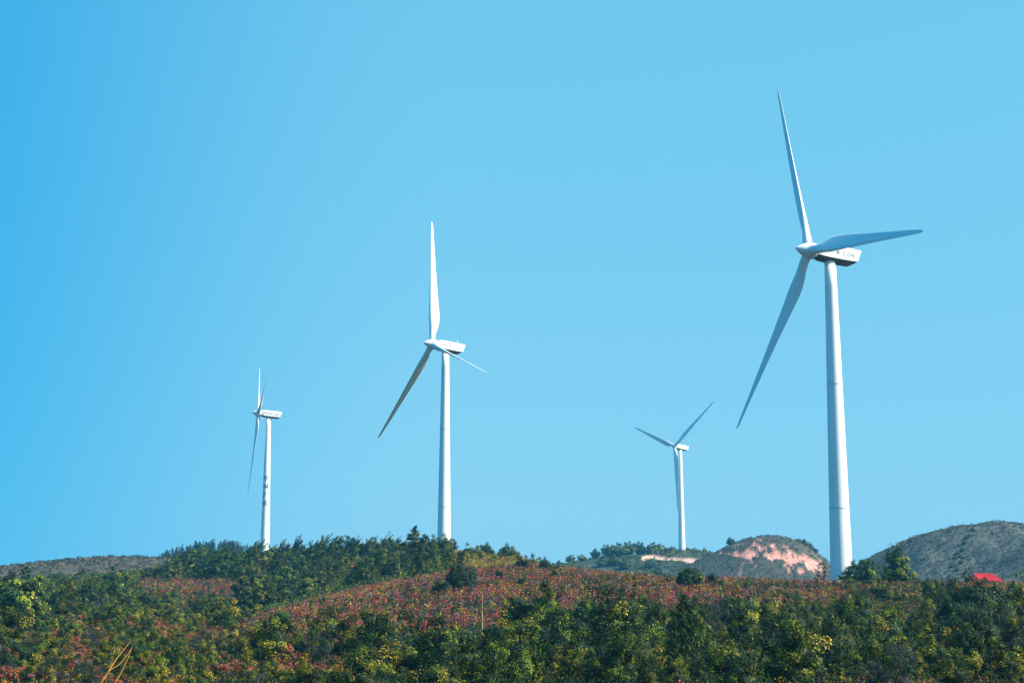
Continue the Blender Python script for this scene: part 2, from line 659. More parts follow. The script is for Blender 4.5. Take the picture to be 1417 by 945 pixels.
YELM = dilute(YELL, (0.55, OLIV), (0.8, DARK), (0.3, MIDG))
OLIM = dilute(OLIV, (0.7, DARK), (0.4, MIDG))
REDM = dilute(REDS, (0.25, DARK), (0.2, OLIV), (0.2, GREY))


def clump_cloud(cent, crad, per, leaf, pals, aspect=0.55, up=0.30, out=0.9, needle=False, crown=0.9):
    """leaves around clump centres; every clump takes one palette"""
    n = len(cent)
    k = np.repeat(np.arange(n), per)
    m = len(k)
    d = unit(rng.normal(size=(m, 3)))
    r = rng.random(m) ** 0.45
    rad = np.broadcast_to(crad, (n,))[k]
    C = cent[k] + d * (r * rad)[:, None] * np.array([1, 1, 0.8])
    mid = cent.mean(0) * np.array([1, 1, 0.75])
    away = unit(cent - mid)[k]
    N = unit(d * out * 0.8 + away * crown + rng.normal(size=(m, 3)) * 0.40 + np.array([0, 0, up]))
    Ls = leaf * rng.uniform(0.6, 1.35, m)
    T = None
    if needle:
        T = d * 0.8 + np.array([0, 0, 0.9]) + rng.normal(size=(m, 3)) * 0.25
        N = unit(rng.normal(size=(m, 3)))
    V, F = leaf_quads(C, N, Ls, Ls * aspect, T)
    ids = rng.choice(len(pals), n, p=np.array([p[0] for p in pals]) / sum(p[0] for p in pals))
    cols = np.zeros((m, 3))
    for i, (_, pal) in enumerate(pals):
        q = ids[k] == i
        cols[q] = pal_pick(pal, q.sum())
    cols *= rng.uniform(0.75, 1.25, (m, 1)) * rng.uniform(0.8, 1.25, n)[k][:, None]
    return V, F, np.repeat(cols, 4, 0)


def join(parts):
    off, Vs, Fs, Cs = 0, [], [], []
    for V, F, C in parts:
        Vs.append(V)
        Fs.append(F + off)
        Cs.append(C)
        off += len(V)
    return np.concatenate(Vs), np.concatenate(Fs), np.concatenate(Cs)


def dome_points(n, rx, ry, rz, inner=0.35, low=0.05, lump=0.25):
    """clump centres filling a lumpy dome standing on z = 0"""
    d = unit(rng.normal(size=(n, 3)))
    d[:, 2] = np.abs(d[:, 2])
    r = inner + (1 - inner) * rng.random(n) ** 0.5
    ph = rng.uniform(0, 6.28, 4)
    az = np.arctan2(d[:, 1], d[:, 0])
    r = r * (1 + lump * (np.sin(az * 2 + ph[0]) * 0.5 + np.sin(az * 3 + ph[1] + d[:, 2] * 4) * 0.5)
             + rng.normal(size=n) * lump * 0.3)
    P = d * r[:, None] * np.array([rx, ry, rz])
    P[:, 2] += low
    return P


def stem_mesh(h, spread, nst, r0=0.05, seed=0):
    rr = random.Random(seed)
    mb = MB()
    for k in range(nst):
        a = rr.uniform(0, 6.28)
        top = Vector((math.cos(a) * spread * rr.uniform(.3, 1), math.sin(a) * spread * rr.uniform(.3, 1), h * rr.uniform(.7, 1)))
        midp = top * 0.5 + Vector((rr.uniform(-.1, .1), rr.uniform(-.1, .1), h * 0.08))
        mb.tube([(0, 0, -0.4), midp, top], [r0, r0 * 0.7, r0 * 0.25], 5)
    return mb.mesh('stem')


def variant(V, F, C, name, mat):
    me = quads_mesh(name, V, F, C)
    me.materials.append(mat)
    return me


def spikes(n, rx, ry, z0, z1, pals, leaf=0.22, tufts=9):
    """upright young shoots poking out of a crown"""
    out = []
    P = dome_points(n, rx, ry, z1 - z0, 0.8, z0, 0.15)
    for p in P:
        L = rng.uniform(0.35, 0.8)
        t = np.linspace(0, 1, tufts)
        lean = np.array([rng.normal() * 0.25 + 0.15, rng.normal() * 0.25, 1.0])
        out.append(p + t[:, None] * lean * L)
    return clump_cloud(np.concatenate(out), 0.09, 4, leaf, pals, 0.3, 0.3, 0.9, True)


def make_shrub(kind, i):
    rx, ry, rz = rng.uniform(1.15, 1.6), rng.uniform(1.15, 1.6), rng.uniform(1.7, 2.6)
    if kind == 'dark':
        P = dome_points(46, rx, ry, rz, 0.4, 0.15, 0.3)
        parts = [clump_cloud(P, rng.uniform(0.28, 0.5, len(P)), 210, 0.108, [(6, DARK), (2.4, MIDG), (1.2, OLIM), (0.3, YELM)])]
        parts.append(spikes(10, rx, ry, 0.2, rz + 0.1, [(2, DARK), (2, MIDG)]))
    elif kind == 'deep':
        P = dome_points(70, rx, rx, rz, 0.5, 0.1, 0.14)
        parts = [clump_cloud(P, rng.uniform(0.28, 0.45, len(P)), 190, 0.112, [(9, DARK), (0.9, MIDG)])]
    elif kind == 'olive':
        P = dome_points(40, rx * 0.9, ry * 0.9, rz * 0.9, 0.45, 0.1, 0.35)
        parts = [clump_cloud(P, rng.uniform(0.24, 0.42, len(P)), 180, 0.108, [(4.0, DARK), (1.6, MIDG), (3.2, OLIM), (1.2, YELM)])]
    elif kind == 'yellow':
        P = dome_points(30, rx * 0.75, ry * 0.75, rz * 0.75, 0.5, 0.1, 0.4)
        parts = [clump_cloud(P, rng.uniform(0.2, 0.36, len(P)), 150, 0.112, [(1.8, DARK), (1.2, MIDG), (2.0, OLIM), (2.6, YELM)])]
    elif kind == 'red':
        P = dome_points(26, rx * 0.7, ry * 0.7, rz * 0.5, 0.5, 0.05, 0.4)
        parts = [clump_cloud(P, rng.uniform(0.2, 0.34, len(P)), 95, 0.13, [(4, REDM), (1.4, GREY), (1.2, OLIM), (0.6, YELM), (1, DARK)])]
    elif kind == 'grey':
        P = dome_points(44, rx * 0.85, ry * 0.85, rz * 0.85, 0.5, 0.1, 0.3)
        parts = [clump_cloud(P, rng.uniform(0.2, 0.42, len(P)), 90, 0.24, [(3, GREY), (2, TEAL), (2, DARK)], 0.10, 0.4, 0.5, True)]
    elif kind == 'pine':
        out, h = [], rng.uniform(2.2, 3.2)
        for z in np.arange(0.25, h, 0.27):
            rr_ = (1 - z / h) * 1.15 + 0.12
            nb = max(3, int(9 * rr_))
            for a in rng.uniform(0, 6.28, nb):
                for s in np.arange(0.25, 1.01, 0.25):
                    out.append([math.cos(a) * rr_ * s, math.sin(a) * rr_ * s, z + 0.35 * s * rr_ + rng.normal() * 0.05])
        parts = [clump_cloud(np.array(out), 0.17, 11, 0.30, [(4, DARK), (3, MIDG), (1, TEAL)], 0.14, 0.3, 0.7, True)]
    V, F, C = join(parts)
    return variant(V, F, C, 'foliage', M_LEAF)


def make_crown(kind):
    """tree crowns 5 to 6 m tall, standing on z = 0"""
    if kind == 'broad':
        P = dome_points(60, 2.3, 2.3, 2.6, 0.35, 1.5, 0.3)
        Q = dome_points(26, 1.9, 1.9, -1.1, 0.4, 1.7, 0.25)
        P = np.concatenate([P, Q])
        parts = [clump_cloud(P, rng.uniform(0.4, 0.75, len(P)), 85, 0.30, [(6, DARK), (1.6, MIDG), (0.6, OLIM)])]
    elif kind == 'wind':
        # dark evergreen with shoots swept to the right
        P = dome_points(48, 2.0, 2.0, 2.4, 0.35, 0.6, 0.35)
        parts = [clump_cloud(P, rng.uniform(0.35, 0.65, len(P)), 80, 0.28, [(6, DARK), (1.5, MIDG), (0.4, OLIM)])]
        out = []
        for p in dome_points(16, 1.7, 1.7, 2.3, 0.75, 0.9, 0.2):
            L = rng.uniform(1.2, 2.7)
            t = np.linspace(0, 1, 9)
            lean = np.array([0.55 + rng.normal() * 0.25, rng.normal() * 0.25, 0.8])
            out.append(p + t[:, None] * lean * L + (t ** 2)[:, None] * np.array([0.3, 0, -0.1]))
        parts.append(clump_cloud(np.concatenate(out), 0.19, 11, 0.38, [(3, DARK), (2, MIDG)], 0.22, 0.3, 0.8, True))
    elif kind == 'pine':
        # tall pine with a few separate tiers
        out = []
        for z, r, n in ((1.2, 2.0, 26), (2.3, 1.9, 24), (3.3, 1.5, 18), (4.1, 1.3, 14), (4.8, 0.8, 8), (5.35, 0.5, 5), (5.9, 0.15, 3)):
            a = rng.uniform(0, 6.28, n)
            q = r * rng.random(n) ** 0.5
            out.append(np.stack([np.cos(a) * q, np.sin(a) * q, z + rng.normal(size=n) * 0.12 + 0.15 * q], 1))
        P = np.concatenate(out)
        parts = [clump_cloud(P, 0.36, 50, 0.36, [(4, DARK), (1.2, MIDG)], 0.2, 0.4, 0.7, True)]
    elif kind == 'flat':
        # flat-topped juniper in broad layers
        out = []
        for z, r, n in ((0.5, 2.3, 34), (1.1, 2.5, 36), (1.7, 2.3, 32), (2.25, 1.9, 24), (2.8, 1.5, 16)):
            a = rng.uniform(0, 6.28, n)
            q = r * rng.random(n) ** 0.5
            out.append(np.stack([np.cos(a) * q * 1.25, np.sin(a) * q, z + rng.normal(size=n) * 0.10], 1))
        P = np.concatenate(out)
        V, F, C = clump_cloud(P, 0.42, 90, 0.26, [(8, DARK), (1.2, MIDG)], 0.4, 0.9, 0.5)
        parts = [(V, F, C)]
    elif kind == 'golden':
        P = dome_points(120, 2.2, 2.0, 3.6, 0.35, 0.5, 0.3)
        parts = [clump_cloud(P, rng.uniform(0.35, 0.6, len(P)), 80, 0.26, [(8, DARK), (2.4, MIDG), (1.2, OLIM), (0.3, YELM)])]
    elif kind == 'round':
        P = dome_points(110, 1.35, 1.35, 1.35, 0.7, 1.15, 0.04)
        Q = dome_points(60, 1.3, 1.3, -1.0, 0.7, 1.15, 0.04)
        P = np.concatenate([P, Q])
        parts = [clump_cloud(P, 0.30, 48, 0.17, [(6, DARK), (1.6, MIDG), (0.5, OLIV)])]
    elif kind == 'bluebroad':
        P = np.concatenate([dome_points(46, 3.4, 3.2, 3.6, 0.4, 2.0, 0.25), dome_points(16, 2.8, 2.6, -1.6, 0.4, 2.2, 0.2)])
        parts = [clump_cloud(P, rng.uniform(0.7, 1.2, len(P)), 60, 0.6, [(4, TEAL), (1.5, MIDG)])]
    elif kind == 'thin':
        P = dome_points(40, 1.5, 1.5, 3.6, 0.5, 1.8, 0.3)
        parts = [clump_cloud(P, rng.uniform(0.25, 0.5, len(P)), 16, 0.24, [(3, TEAL), (1, GREY)])]
    V, F, C = join(parts)
    return variant(V, F, C, 'crown', M_FAR if kind == 'bluebroad' else M_LEAF)


def trunk_mesh(h, r0, nb=4, seed=1, lean=0.1):
    rr = random.Random(seed)
    mb = MB()
    pts = [Vector((0, 0, -0.5))]
    for k in range(1, 6):
        pts.append(Vector((rr.uniform(-1, 1) * lean * h * .3, rr.uniform(-1, 1) * lean * h * .3, h * k / 5)))
    mb.tube(pts, [r0 * (1 - 0.85 * k / 5) for k in range(6)], 7)
    for k in range(nb):
        b = pts[2 + k % 3]
        a = rr.uniform(0, 6.28)
        L = h * rr.uniform(0.25, 0.42)
        t = b + Vector((math.cos(a) * L, math.sin(a) * L, L * 0.8))
        mb.tube([b, b.lerp(t, 0.5) + Vector((0, 0, -0.06 * L)), t], [r0 * .45, r0 * .3, r0 * .1], 5)
    return mb.mesh('trunk', True)


VAR = {k: [make_shrub(k, i) for i in range(n)] for k, n in (('dark', 6), ('deep', 3), ('olive', 6), ('yellow', 4), ('red', 4), ('grey', 4), ('pine', 4))}
CROWN = {k: [make_crown(k) for i in range(n)] for k, n in (('broad', 3), ('wind', 4), ('pine', 1), ('flat', 1), ('golden', 1),
                                                          ('round', 1), ('bluebroad', 3), ('thin', 2))}
STEMS = [stem_mesh(1.4, 0.8, 5, 0.05, s) for s in range(3)]
for s in STEMS:
    s.materials.append(M_BARK)
TRUNK = {'short': trunk_mesh(2.6, 0.16, 4, 3), 'tall': trunk_mesh(5.2, 0.17, 5, 5), 'big': trunk_mesh(4.6, 0.28, 5, 8)}
for s in TRUNK.values():
    s.materials.append(M_BARK)

# ------------------------------------------------------------------ wind turbines
HUB_H, OVER, TILT = 60.0, 4.3, R_(5)
BL_R = 38.5


def blade_mesh():
    rs = [0.9, 1.6, 2.4, 3.6, 5.0, 6.6, 8.2, 10, 12.5, 15.5, 19, 23, 27, 31, 34.5, 36.8, 38.0, 38.5]
    ch = [1.7, 1.7, 1.72, 1.95, 2.45, 2.92, 3.1, 3.0, 2.75, 2.45, 2.12, 1.78, 1.46, 1.14, 0.90, 0.72, 0.50, 0.22]
    th = [1.0, 1.0, 0.98, 0.78, 0.56, 0.43, 0.36, 0.32, 0.28, 0.255, 0.235, 0.22, 0.205, 0.20, 0.21, 0.24, 0.28, 0.28]
    tw = [15, 15, 15, 15, 14.5, 13.5, 12, 10.5, 8.6, 6.8, 5, 3.4, 2.1, 1.0, 0.3, 0, 0, 0]
    rings = []
    n = 20
    for r, c, t, w in zip(rs, ch, th, tw):
        ring = []
        blend = min(1, max(0, (0.98 - t) / 0.45))        # 0 = round root, 1 = aerofoil
        for k in range(n):
            a = 2 * math.pi * k / n
            xc = 0.5 + 0.5 * math.cos(a)                 # 0 trailing, 1 leading
            s = 1 - xc
            yt = 5 * t * (0.2969 * math.sqrt(max(s, 0)) - 0.126 * s - 0.3516 * s * s + 0.2843 * s ** 3 - 0.1036 * s ** 4)
            ya = (yt if a <= math.pi else -yt * 0.75) + 0.03 * math.sin(math.pi * s)
            yr = 0.5 * math.sin(a) * t
            off = 0.5 * (1 - blend) + 0.70 * blend
            x = (xc - off) * c
            y = ((1 - blend) * yr + blend * ya) * c
            b = -R_(w)
            ring.append((x * math.cos(b) - y * math.sin(b), x * math.sin(b) + y * math.cos(b), r))
        rings.append(ring)
    mb = MB()
    mb.loft(rings)
    return mb.mesh('blade', True)


def spinner_mesh():
    mb = MB()
    prof = [(-2.75, 0.02), (-2.68, 0.16), (-2.4, 0.40), (-1.95, 0.68), (-1.4, 0.98), (-0.8, 1.24), (-0.2, 1.42), (0.4, 1.5), (1.0, 1.46), (1.25, 1.2)]
    mb.loft([[(r * math.cos(a), y, r * math.sin(a)) for a in (2 * math.pi * k / 28 for k in range(28))] for y, r in prof])
    return mb.mesh('hub', True)


NAC_SEC = [(1.35, 1.15, 1.15, -1.1), (2.2, 1.48, 1.38, -1.34), (4.0, 1.56, 1.45, -1.42), (6.5, 1.58, 1.44, -1.45),
           (8.0, 1.58, 1.40, -1.44), (9.2, 1.56, 1.35, -1.38)]


def nacelle_mesh():
    """boxy housing behind the hub along +y: rounded roof edges, chamfered belly, tail leaning out at the top"""
    mb = MB()
    rings = []
    for i, (y, w, zt, zb) in enumerate(NAC_SEC):
        tail = i == len(NAC_SEC) - 1
        ring = []
        for x, z in ((w, zb + 0.45), (w, zt - 0.35), (w * .93, zt - 0.12), (w * .78, zt), (-w * .78, zt), (-w * .93, zt - 0.12), (-w, zt - 0.35), (-w, zb + 0.45),
                     (-w * .72, zb), (w * .72, zb)):
            yy = y + (0.8 * (z - zb) / (zt - zb) if tail else 0) - (0.5 if tail and z == zb else 0)
            ring.append((x, yy, z))
        rings.append(ring)
    mb.loft(rings)
    me = mb.mesh('nacelle')
    me.materials.append(M_WHITE)
    me.materials.append(M_UNDER_SHADE)
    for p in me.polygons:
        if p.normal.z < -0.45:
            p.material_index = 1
    return me


def tower_rad(z):
    return 1.02 + (1.98 - 1.02) * (1 - z / (HUB_H - 1.5))


def tower_mesh():
    mb = MB()
    n = 48
    zs = [-5] + [k * (HUB_H - 1.55) / 12 for k in range(13)]
    mb.loft([[(tower_rad(max(z, 0)) * math.cos(a), tower_rad(max(z, 0)) * math.sin(a), z) for a in (2 * math.pi * k / n for k in range(n))] for z in zs])
    return mb.mesh('tower', True)


def ring_mesh(z):
    mb = MB()
    n = 48
    prof = [(z - 0.07, 0.0), (z - 0.07, 0.035), (z + 0.07, 0.035), (z + 0.07, 0.0)]
    mb.loft([[((tower_rad(q) + e) * math.cos(a), (tower_rad(q) + e) * math.sin(a), q) for a in (2 * math.pi * k / n for k in range(n))] for q, e in prof], False, False)
    return mb.mesh('flange_ring')


# lettering as strokes in a unit square (x right, y up)
GLYPH = {
    'zhong': [((.12, .72), (.88, .72)), ((.88, .72), (.88, .34)), ((.88, .34), (.12, .34)), ((.12, .34), (.12, .72)), ((.5, 1), (.5, 0))],
    'guo': [((.08, .96), (.92, .96)), ((.92, .96), (.92, .02)), ((.92, .02), (.08, .02)), ((.08, .02), (.08, .96)),
            ((.25, .76), (.75, .76)), ((.28, .5), (.72, .5)), ((.22, .22), (.78, .22)), ((.5, .76), (.5, .22)), ((.62, .40), (.70, .31))],
    'guang': [((.5, 1), (.56, .86)), ((.14, .8), (.94, .8)), ((.2, .8), (.17, .4)), ((.17, .4), (.03, .0))],
    'he': [((.03, .72), (.42, .72)), ((.23, 1), (.23, 0)), ((.22, .7), (.04, .3)), ((.24, .62), (.42, .42)), ((.48, .84), (.98, .84)), ((.7, 1), (.74, .86)),
           ((.70, .82), (.52, .55)), ((.52, .55), (.82, .58)), ((.85, .68), (.46, .18)), ((.72, .34), (.5, .02)), ((.68, .32), (.97, .0))],
    'C': [((.9, .85), (.65, 1)), ((.65, 1), (.3, .95)), ((.3, .95), (.1, .65)), ((.1, .65), (.1, .35)), ((.1, .35), (.3, .05)), ((.3, .05), (.65, 0)), ((.65, 0), (.9, .15))],
    'G': [((.9, .85), (.65, 1)), ((.65, 1), (.3, .95)), ((.3, .95), (.1, .65)), ((.1, .65), (.1, .35)), ((.1, .35), (.3, .05)), ((.3, .05), (.65, 0)), ((.65, 0), (.9, .15)), ((.9, .15), (.9, .48)), ((.9, .48), (.58, .48))],
    'N': [((.12, 0), (.12, 1)), ((.12, 1), (.88, 0)), ((.88, 0), (.88, 1))],
}


def glyph_mesh(items, place, wid=0.085, depth=0.03):
    """items: (glyph, x0, y0, w, h) in a flat sheet; place(x, y, e) puts a sheet point into space"""
    mb = MB()
    for g, x0, y0, w, h in items:
        for (ax, ay), (bx, by) in GLYPH[g]:
            A = Vector((x0 + ax * w, y0 + ay * h))
            B = Vector((x0 + bx * w, y0 + by * h))
            d = (B - A).normalized()
            s = Vector((-d.y, d.x)) * wid * h * 0.5
            A, B = A - d * wid * h * .4, B + d * wid * h * .4
            c = [A + s, A - s, B - s, B + s]
            mb.loft([[place(p.x, p.y, 0.004) for p in c], [place(p.x, p.y, depth) for p in c]])
    return mb.mesh('character')


BLADE, SPIN, NAC, TOW = blade_mesh(), spinner_mesh(), nacelle_mesh(), tower_mesh()
BLADE.materials.append(M_WHITE)
SPIN.materials.append(M_WHITE)
TOW.materials.append(M_TOWER)
RINGS = [ring_mesh(z) for z in (13.2, 35.5)]
for r in RINGS:
    r.materials.append(M_SEAM)


def nac_side(x, y, e):
    """sheet x along the nacelle (towards the tail), y up, on the side that faces the camera (+x side)"""
    ys = [s[0] for s in NAC_SEC]
    w = np.interp(x, ys, [s[1] for s in NAC_SEC])
    return (w + e + 0.01, x, y)


NAC_LET = [glyph_mesh([g], nac_side, 0.085) for g in (('zhong', 3.2, -.15, .66, .7), ('guang', 4.0, -.17, .66, .7), ('he', 4.8, -.19, .66, .7),
                                                    ('C', 6.2, -.25, .66, .75), ('G', 7.05, -.28, .66, .75), ('N', 7.9, -.31, .66, .75))]
for g in NAC_LET:
    g.materials.append(M_FADED)
_mb = MB()
_mb.loft([[nac_side(2.75 + .32 * math.cos(a), .25 + .32 * math.sin(a), e) for a in (2 * math.pi * k / 16 for k in range(16))] for e in (0.004, 0.03)])
EMBLEM = _mb.mesh('emblem')
EMBLEM.materials.append(M_REDINK)
MAST = []
for xx, yy, hh in ((0.55, 7.6, 0.95), (-0.35, 8.3, 1.15)):
    _mb = MB()
    _mb.tube([(xx, yy, 1.2), (xx, yy, 1.25 + hh)], [0.07, 0.06], 6)
    _mb.box((xx, yy, 1.28 + hh), (0.22, 0.22, 0.08))
    MAST.append(_mb.mesh('weather_mast'))
    MAST[-1].materials.append(M_STEEL)

TURB = [
    # hub x, y, z, yaw, roll, cone, pitch, label
    (54.21, 282.5, 68.55, 1.238, -0.3727, 0.0176, 4, 'largest and nearest white wind turbine, its grey shaded blade crossing the housing, right of centre'),
    (-22.98, 450.6, 81.67, 1.0527, -0.1619, 0.0203, 97, 'white wind turbine with one blade straight up, behind trees on the central hilltop'),
    (-108.45, 674.3, 92.27, 1.3387, -0.8742, 0.0012, 3, 'leftmost white wind turbine, rotor almost edge-on, dark writing down its tower'),
    (94.78, 921.9, 106.73, 0.8997, 0.9218, 0.0001, 4, 'smallest far white wind turbine with two blades raised in a V above the wooded ridge'),
]


def turbine(i, hx, hy, hz, yaw, roll, cone, pitch, label):
    n = Vector((-math.sin(yaw), -math.cos(yaw), 0))
    root = empty('wind_turbine', (hx - n.x * OVER, hy - n.y * OVER, hz - HUB_H))
    root.rotation_euler = (0, 0, -yaw)
    tag(root, label, 'wind turbine', 'wind turbines along the ridges')
    tow = link('tower', TOW, None, root)
    for r in RINGS:
        link('flange_ring', r, None, tow)
    top = Matrix.Translation((0, -OVER, HUB_H)) @ Matrix.Rotation(-TILT, 4, 'X')
    nac = link('nacelle', NAC, None, root)
    nac.matrix_local = top
    for q in MAST:
        link('weather_mast', q, None, nac)
    if i < 3:
        for q in NAC_LET:
            link('character', q, None, nac)
        link('emblem', EMBLEM, None, nac)
    hub = link('hub', SPIN, None, root)
    hub.matrix_local = top
    for k in range(3):
        a = roll + k * 2 * math.pi / 3
        b = link('blade', BLADE, None, root)
        # local frame of the rotor: n = -y, h = +x
        b.matrix_local = top @ Matrix.Rotation(a, 4, 'Y') @ Matrix.Rotation(cone, 4, 'X') @ Matrix.Rotation(-R_(pitch), 4, 'Z')
    if i == 2:
        # four characters down the tower, facing the viewer
        def on_tower(x, y, e):
            r = tower_rad(y)
            ang = -math.pi / 2 + yaw + x / r - math.atan2(root.location.x, root.location.y) * -1
            return ((r + e) * math.cos(ang), (r + e) * math.sin(ang), y)
        it = [(g, -0.95 + 0.15, 31.2 - k * 3.55, 1.9, 2.1) for k, g in enumerate(('zhong', 'guo', 'guang', 'he'))]
        for g in it:
            lm = glyph_mesh([g], on_tower, 0.16, 0.03)
            lm.materials.append(M_INK)
            link('character', lm, None, tow)
    return root


for i, t in enumerate(TURB):
    turbine(i, *t)

# ------------------------------------------------------------------ plants: placing
COUNT = {}


def plant(kind, X, Y, s, label, cat, group=None, zoff=-0.05, surf=None, sz=None, mesh=None, rot=None):
    """a shrub (foliage > stems) or tree (crown > trunk) of one kind, as its own top-level thing"""
    z = (surf.zz(X, Y) if surf else gz(X, Y)) + zoff
    tree = kind in CROWN
    name = {'dark': 'evergreen_shrub', 'deep': 'evergreen_shrub', 'olive': 'green_shrub', 'yellow': 'golden_shrub', 'red': 'red_shrub', 'grey': 'twiggy_shrub'}.get(kind, 'tree')
    if cat == 'shrub' and kind in ('dark', 'deep', 'olive', 'yellow', 'red', 'grey'):
        cat = name.replace('_', ' ')
    if kind == 'pine':
        name = 'pine_tree' if s > 0 and cat == 'tree' else 'young_pine'
        tree = name == 'pine_tree'
    if kind == 'round':
        name = 'shrub'
    root = empty(name, (X, Y, z))
    rz = rot if rot is not None else rnd.uniform(0, 6.28)
    if kind == 'wind':
        rz = rnd.uniform(-0.5, 0.5)
    root.rotation_euler = (0, 0, rz)
    root.scale = (s, s, sz or s * rnd.uniform(0.88, 1.12))
    tag(root, label, cat, group)
    src = CROWN[kind] if tree else VAR[kind]
    me = src[(rnd.randrange(len(src)))] if mesh is None else src[mesh]
    link('crown' if tree else 'foliage', me, None, root)
    if tree:
        tk = {'pine': 'tall', 'thin': 'tall', 'golden': 'tall', 'bluebroad': 'big'}.get(kind, 'short')
        link('trunk', TRUNK[tk], None, root)
    else:
        link('stem', STEMS[rnd.randrange(3)], None, root)
    COUNT[kind] = COUNT.get(kind, 0) + 1
    return root


TAKEN = []      # (X, Y, r) of the named plants, kept clear by the scattered ones


def named(kind, px, py, Y, s, label, cat='shrub', surf=None, sz=None, mesh=None, rot=None, zoff=-0.05):
    X = pix2x(px, Y)
    TAKEN.append((X, Y, 1.7 * s))
    return plant(kind, X, Y, s, label, cat, None, zoff, surf, sz, mesh, rot)


# single plants the photograph picks out
named('round', 956, 0, 236, 1.42, 'round clipped-looking green bush casting a shadow on the red slope')
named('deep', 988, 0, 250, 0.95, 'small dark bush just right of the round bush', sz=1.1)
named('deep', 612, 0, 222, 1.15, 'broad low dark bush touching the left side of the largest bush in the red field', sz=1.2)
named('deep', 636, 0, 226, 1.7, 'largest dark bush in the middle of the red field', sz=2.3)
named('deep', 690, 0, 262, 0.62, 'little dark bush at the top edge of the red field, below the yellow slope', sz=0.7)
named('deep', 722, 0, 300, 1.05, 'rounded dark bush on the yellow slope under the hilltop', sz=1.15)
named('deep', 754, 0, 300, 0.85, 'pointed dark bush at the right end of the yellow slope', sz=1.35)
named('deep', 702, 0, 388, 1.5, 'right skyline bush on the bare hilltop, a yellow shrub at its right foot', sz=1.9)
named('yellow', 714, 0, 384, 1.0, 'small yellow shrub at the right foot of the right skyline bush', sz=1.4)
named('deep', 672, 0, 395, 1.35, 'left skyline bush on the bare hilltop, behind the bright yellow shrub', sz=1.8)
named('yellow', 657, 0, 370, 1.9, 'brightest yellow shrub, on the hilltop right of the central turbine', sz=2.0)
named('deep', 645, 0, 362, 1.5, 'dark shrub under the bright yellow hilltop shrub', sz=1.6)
named('broad', 617, 0, 440, 1.25, 'broad domed dark tree hiding the foot of the central turbine', 'tree', sz=1.02)
named('broad', 596, 0, 425, 1.0, 'dark tree between the tall tiered pine and the central turbine', 'tree', sz=1.1)
named('pine', 573, 0, 430, 1.35, 'tall tiered pine standing above the forest left of the central turbine', 'tree', sz=1.3)
named('broad', 547, 0, 420, 1.1, 'rounded dark tree left of the tall tiered pine', 'tree', sz=1.1)
named('wind', 520, 0, 400, 1.15, 'big dark tree at the right end of the forested slope, left of the round one', 'tree')
named('yellow', 478, 0, 395, 1.9, 'yellow shrub high in the dark forest near the skyline', sz=1.6)
named('red', 487, 0, 385, 1.6, 'single red shrub below the skyline in the dark forest', sz=1.6)
named('red', 590, 0, 330, 1.2, 'single orange-red shrub below the central turbine, above the red field', sz=1.6)
named('flat', 1196, 0, 272, 1.28, 'flat-topped layered juniper at the right foot of the nearest turbine', 'tree', sz=1.45, rot=0.2)
named('golden', 1246, 0, 276, 1.25, 'tall bushy tree with golden leaf tips right of the flat juniper', 'tree', sz=1.5)
named('thin', 1240, 0, 330, 1.45, 'sparse bluish tree showing above the golden-tipped tree', 'tree', sz=1.75)
named('thin', 1143, 0, 330, 1.1, 'sparse bluish tree showing left of the nearest tower', 'tree', sz=1.35)
named('dark', 1178, 0, 262, 0.9, 'dark shrub in front of the nearest tower base', sz=0.75)
named('olive', 1160, 0, 256, 1.0, 'green shrub with yellow tips in front of the nearest tower, lower left', sz=0.8)
named('red', 1131, 0, 262, 1.1, 'orange-red shrub left of the nearest tower base', sz=1.2)
named('round', 1378, 0, 205, 1.0, 'rounded dark bush below the red roof', sz=1.0)
named('yellow', 1395, 0, 203, 0.85, 'yellow shrub on the right edge of the bush below the red roof')
named('broad', 157, 0, 330, 1.15, 'lone dark tree against the dry left hill', 'tree', sz=1.4)
named('broad', 22, 0, 215, 1.6, 'large dark rounded tree at the left edge', 'tree', sz=1.75)
named('golden', 48, 0, 225, 0.8, 'dark tree right behind the large one at the left edge', 'tree', sz=0.85)
named('broad', 260, 0, 420, 1.3, 'high dark tree left of the leftmost turbine', 'tree', sz=1.25)
named('wind', 240, 0, 410, 1.1, 'dark ragged tree at the left end of the forest', 'tree', sz=1.2)
named('broad', 740, 0, 140, 1.15, 'broad bush with golden right side, below the middle of the red field', 'tree', sz=0.95)
named('dark', 710, 0, 143, 1.35, 'dark shrub left of the broad golden-sided bush', sz=1.2)
named('yellow', 752, 0, 137, 1.5, 'golden shrub over the right side of the broad bush', sz=1.6)
named('yellow', 775, 0, 92, 0.75, 'bright golden shrub low in the bottom centre', sz=0.7)
named('yellow', 282, 0, 235, 1.1, 'yellow shrub at the left red patch, right of the pale stems', sz=1.3)
named('yellow', 210, 0, 262, 1.25, 'yellow shrub above the left red patch', sz=1.3)
named('olive', 1343, 0, 286, 0.72, 'small green shrub hiding the left end of the red roof', sz=1.35)
named('red', 1352, 0, 284, 0.75, 'small reddish shrub under the middle of the red roof', sz=1.75)
named('dark', 1366, 0, 287, 0.62, 'small dark shrub under the right half of the red roof', sz=0.8)
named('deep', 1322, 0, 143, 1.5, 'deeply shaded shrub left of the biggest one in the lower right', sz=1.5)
named('deep', 1350, 0, 150, 1.9, 'big deeply shaded shrub in the lower right', sz=1.9)


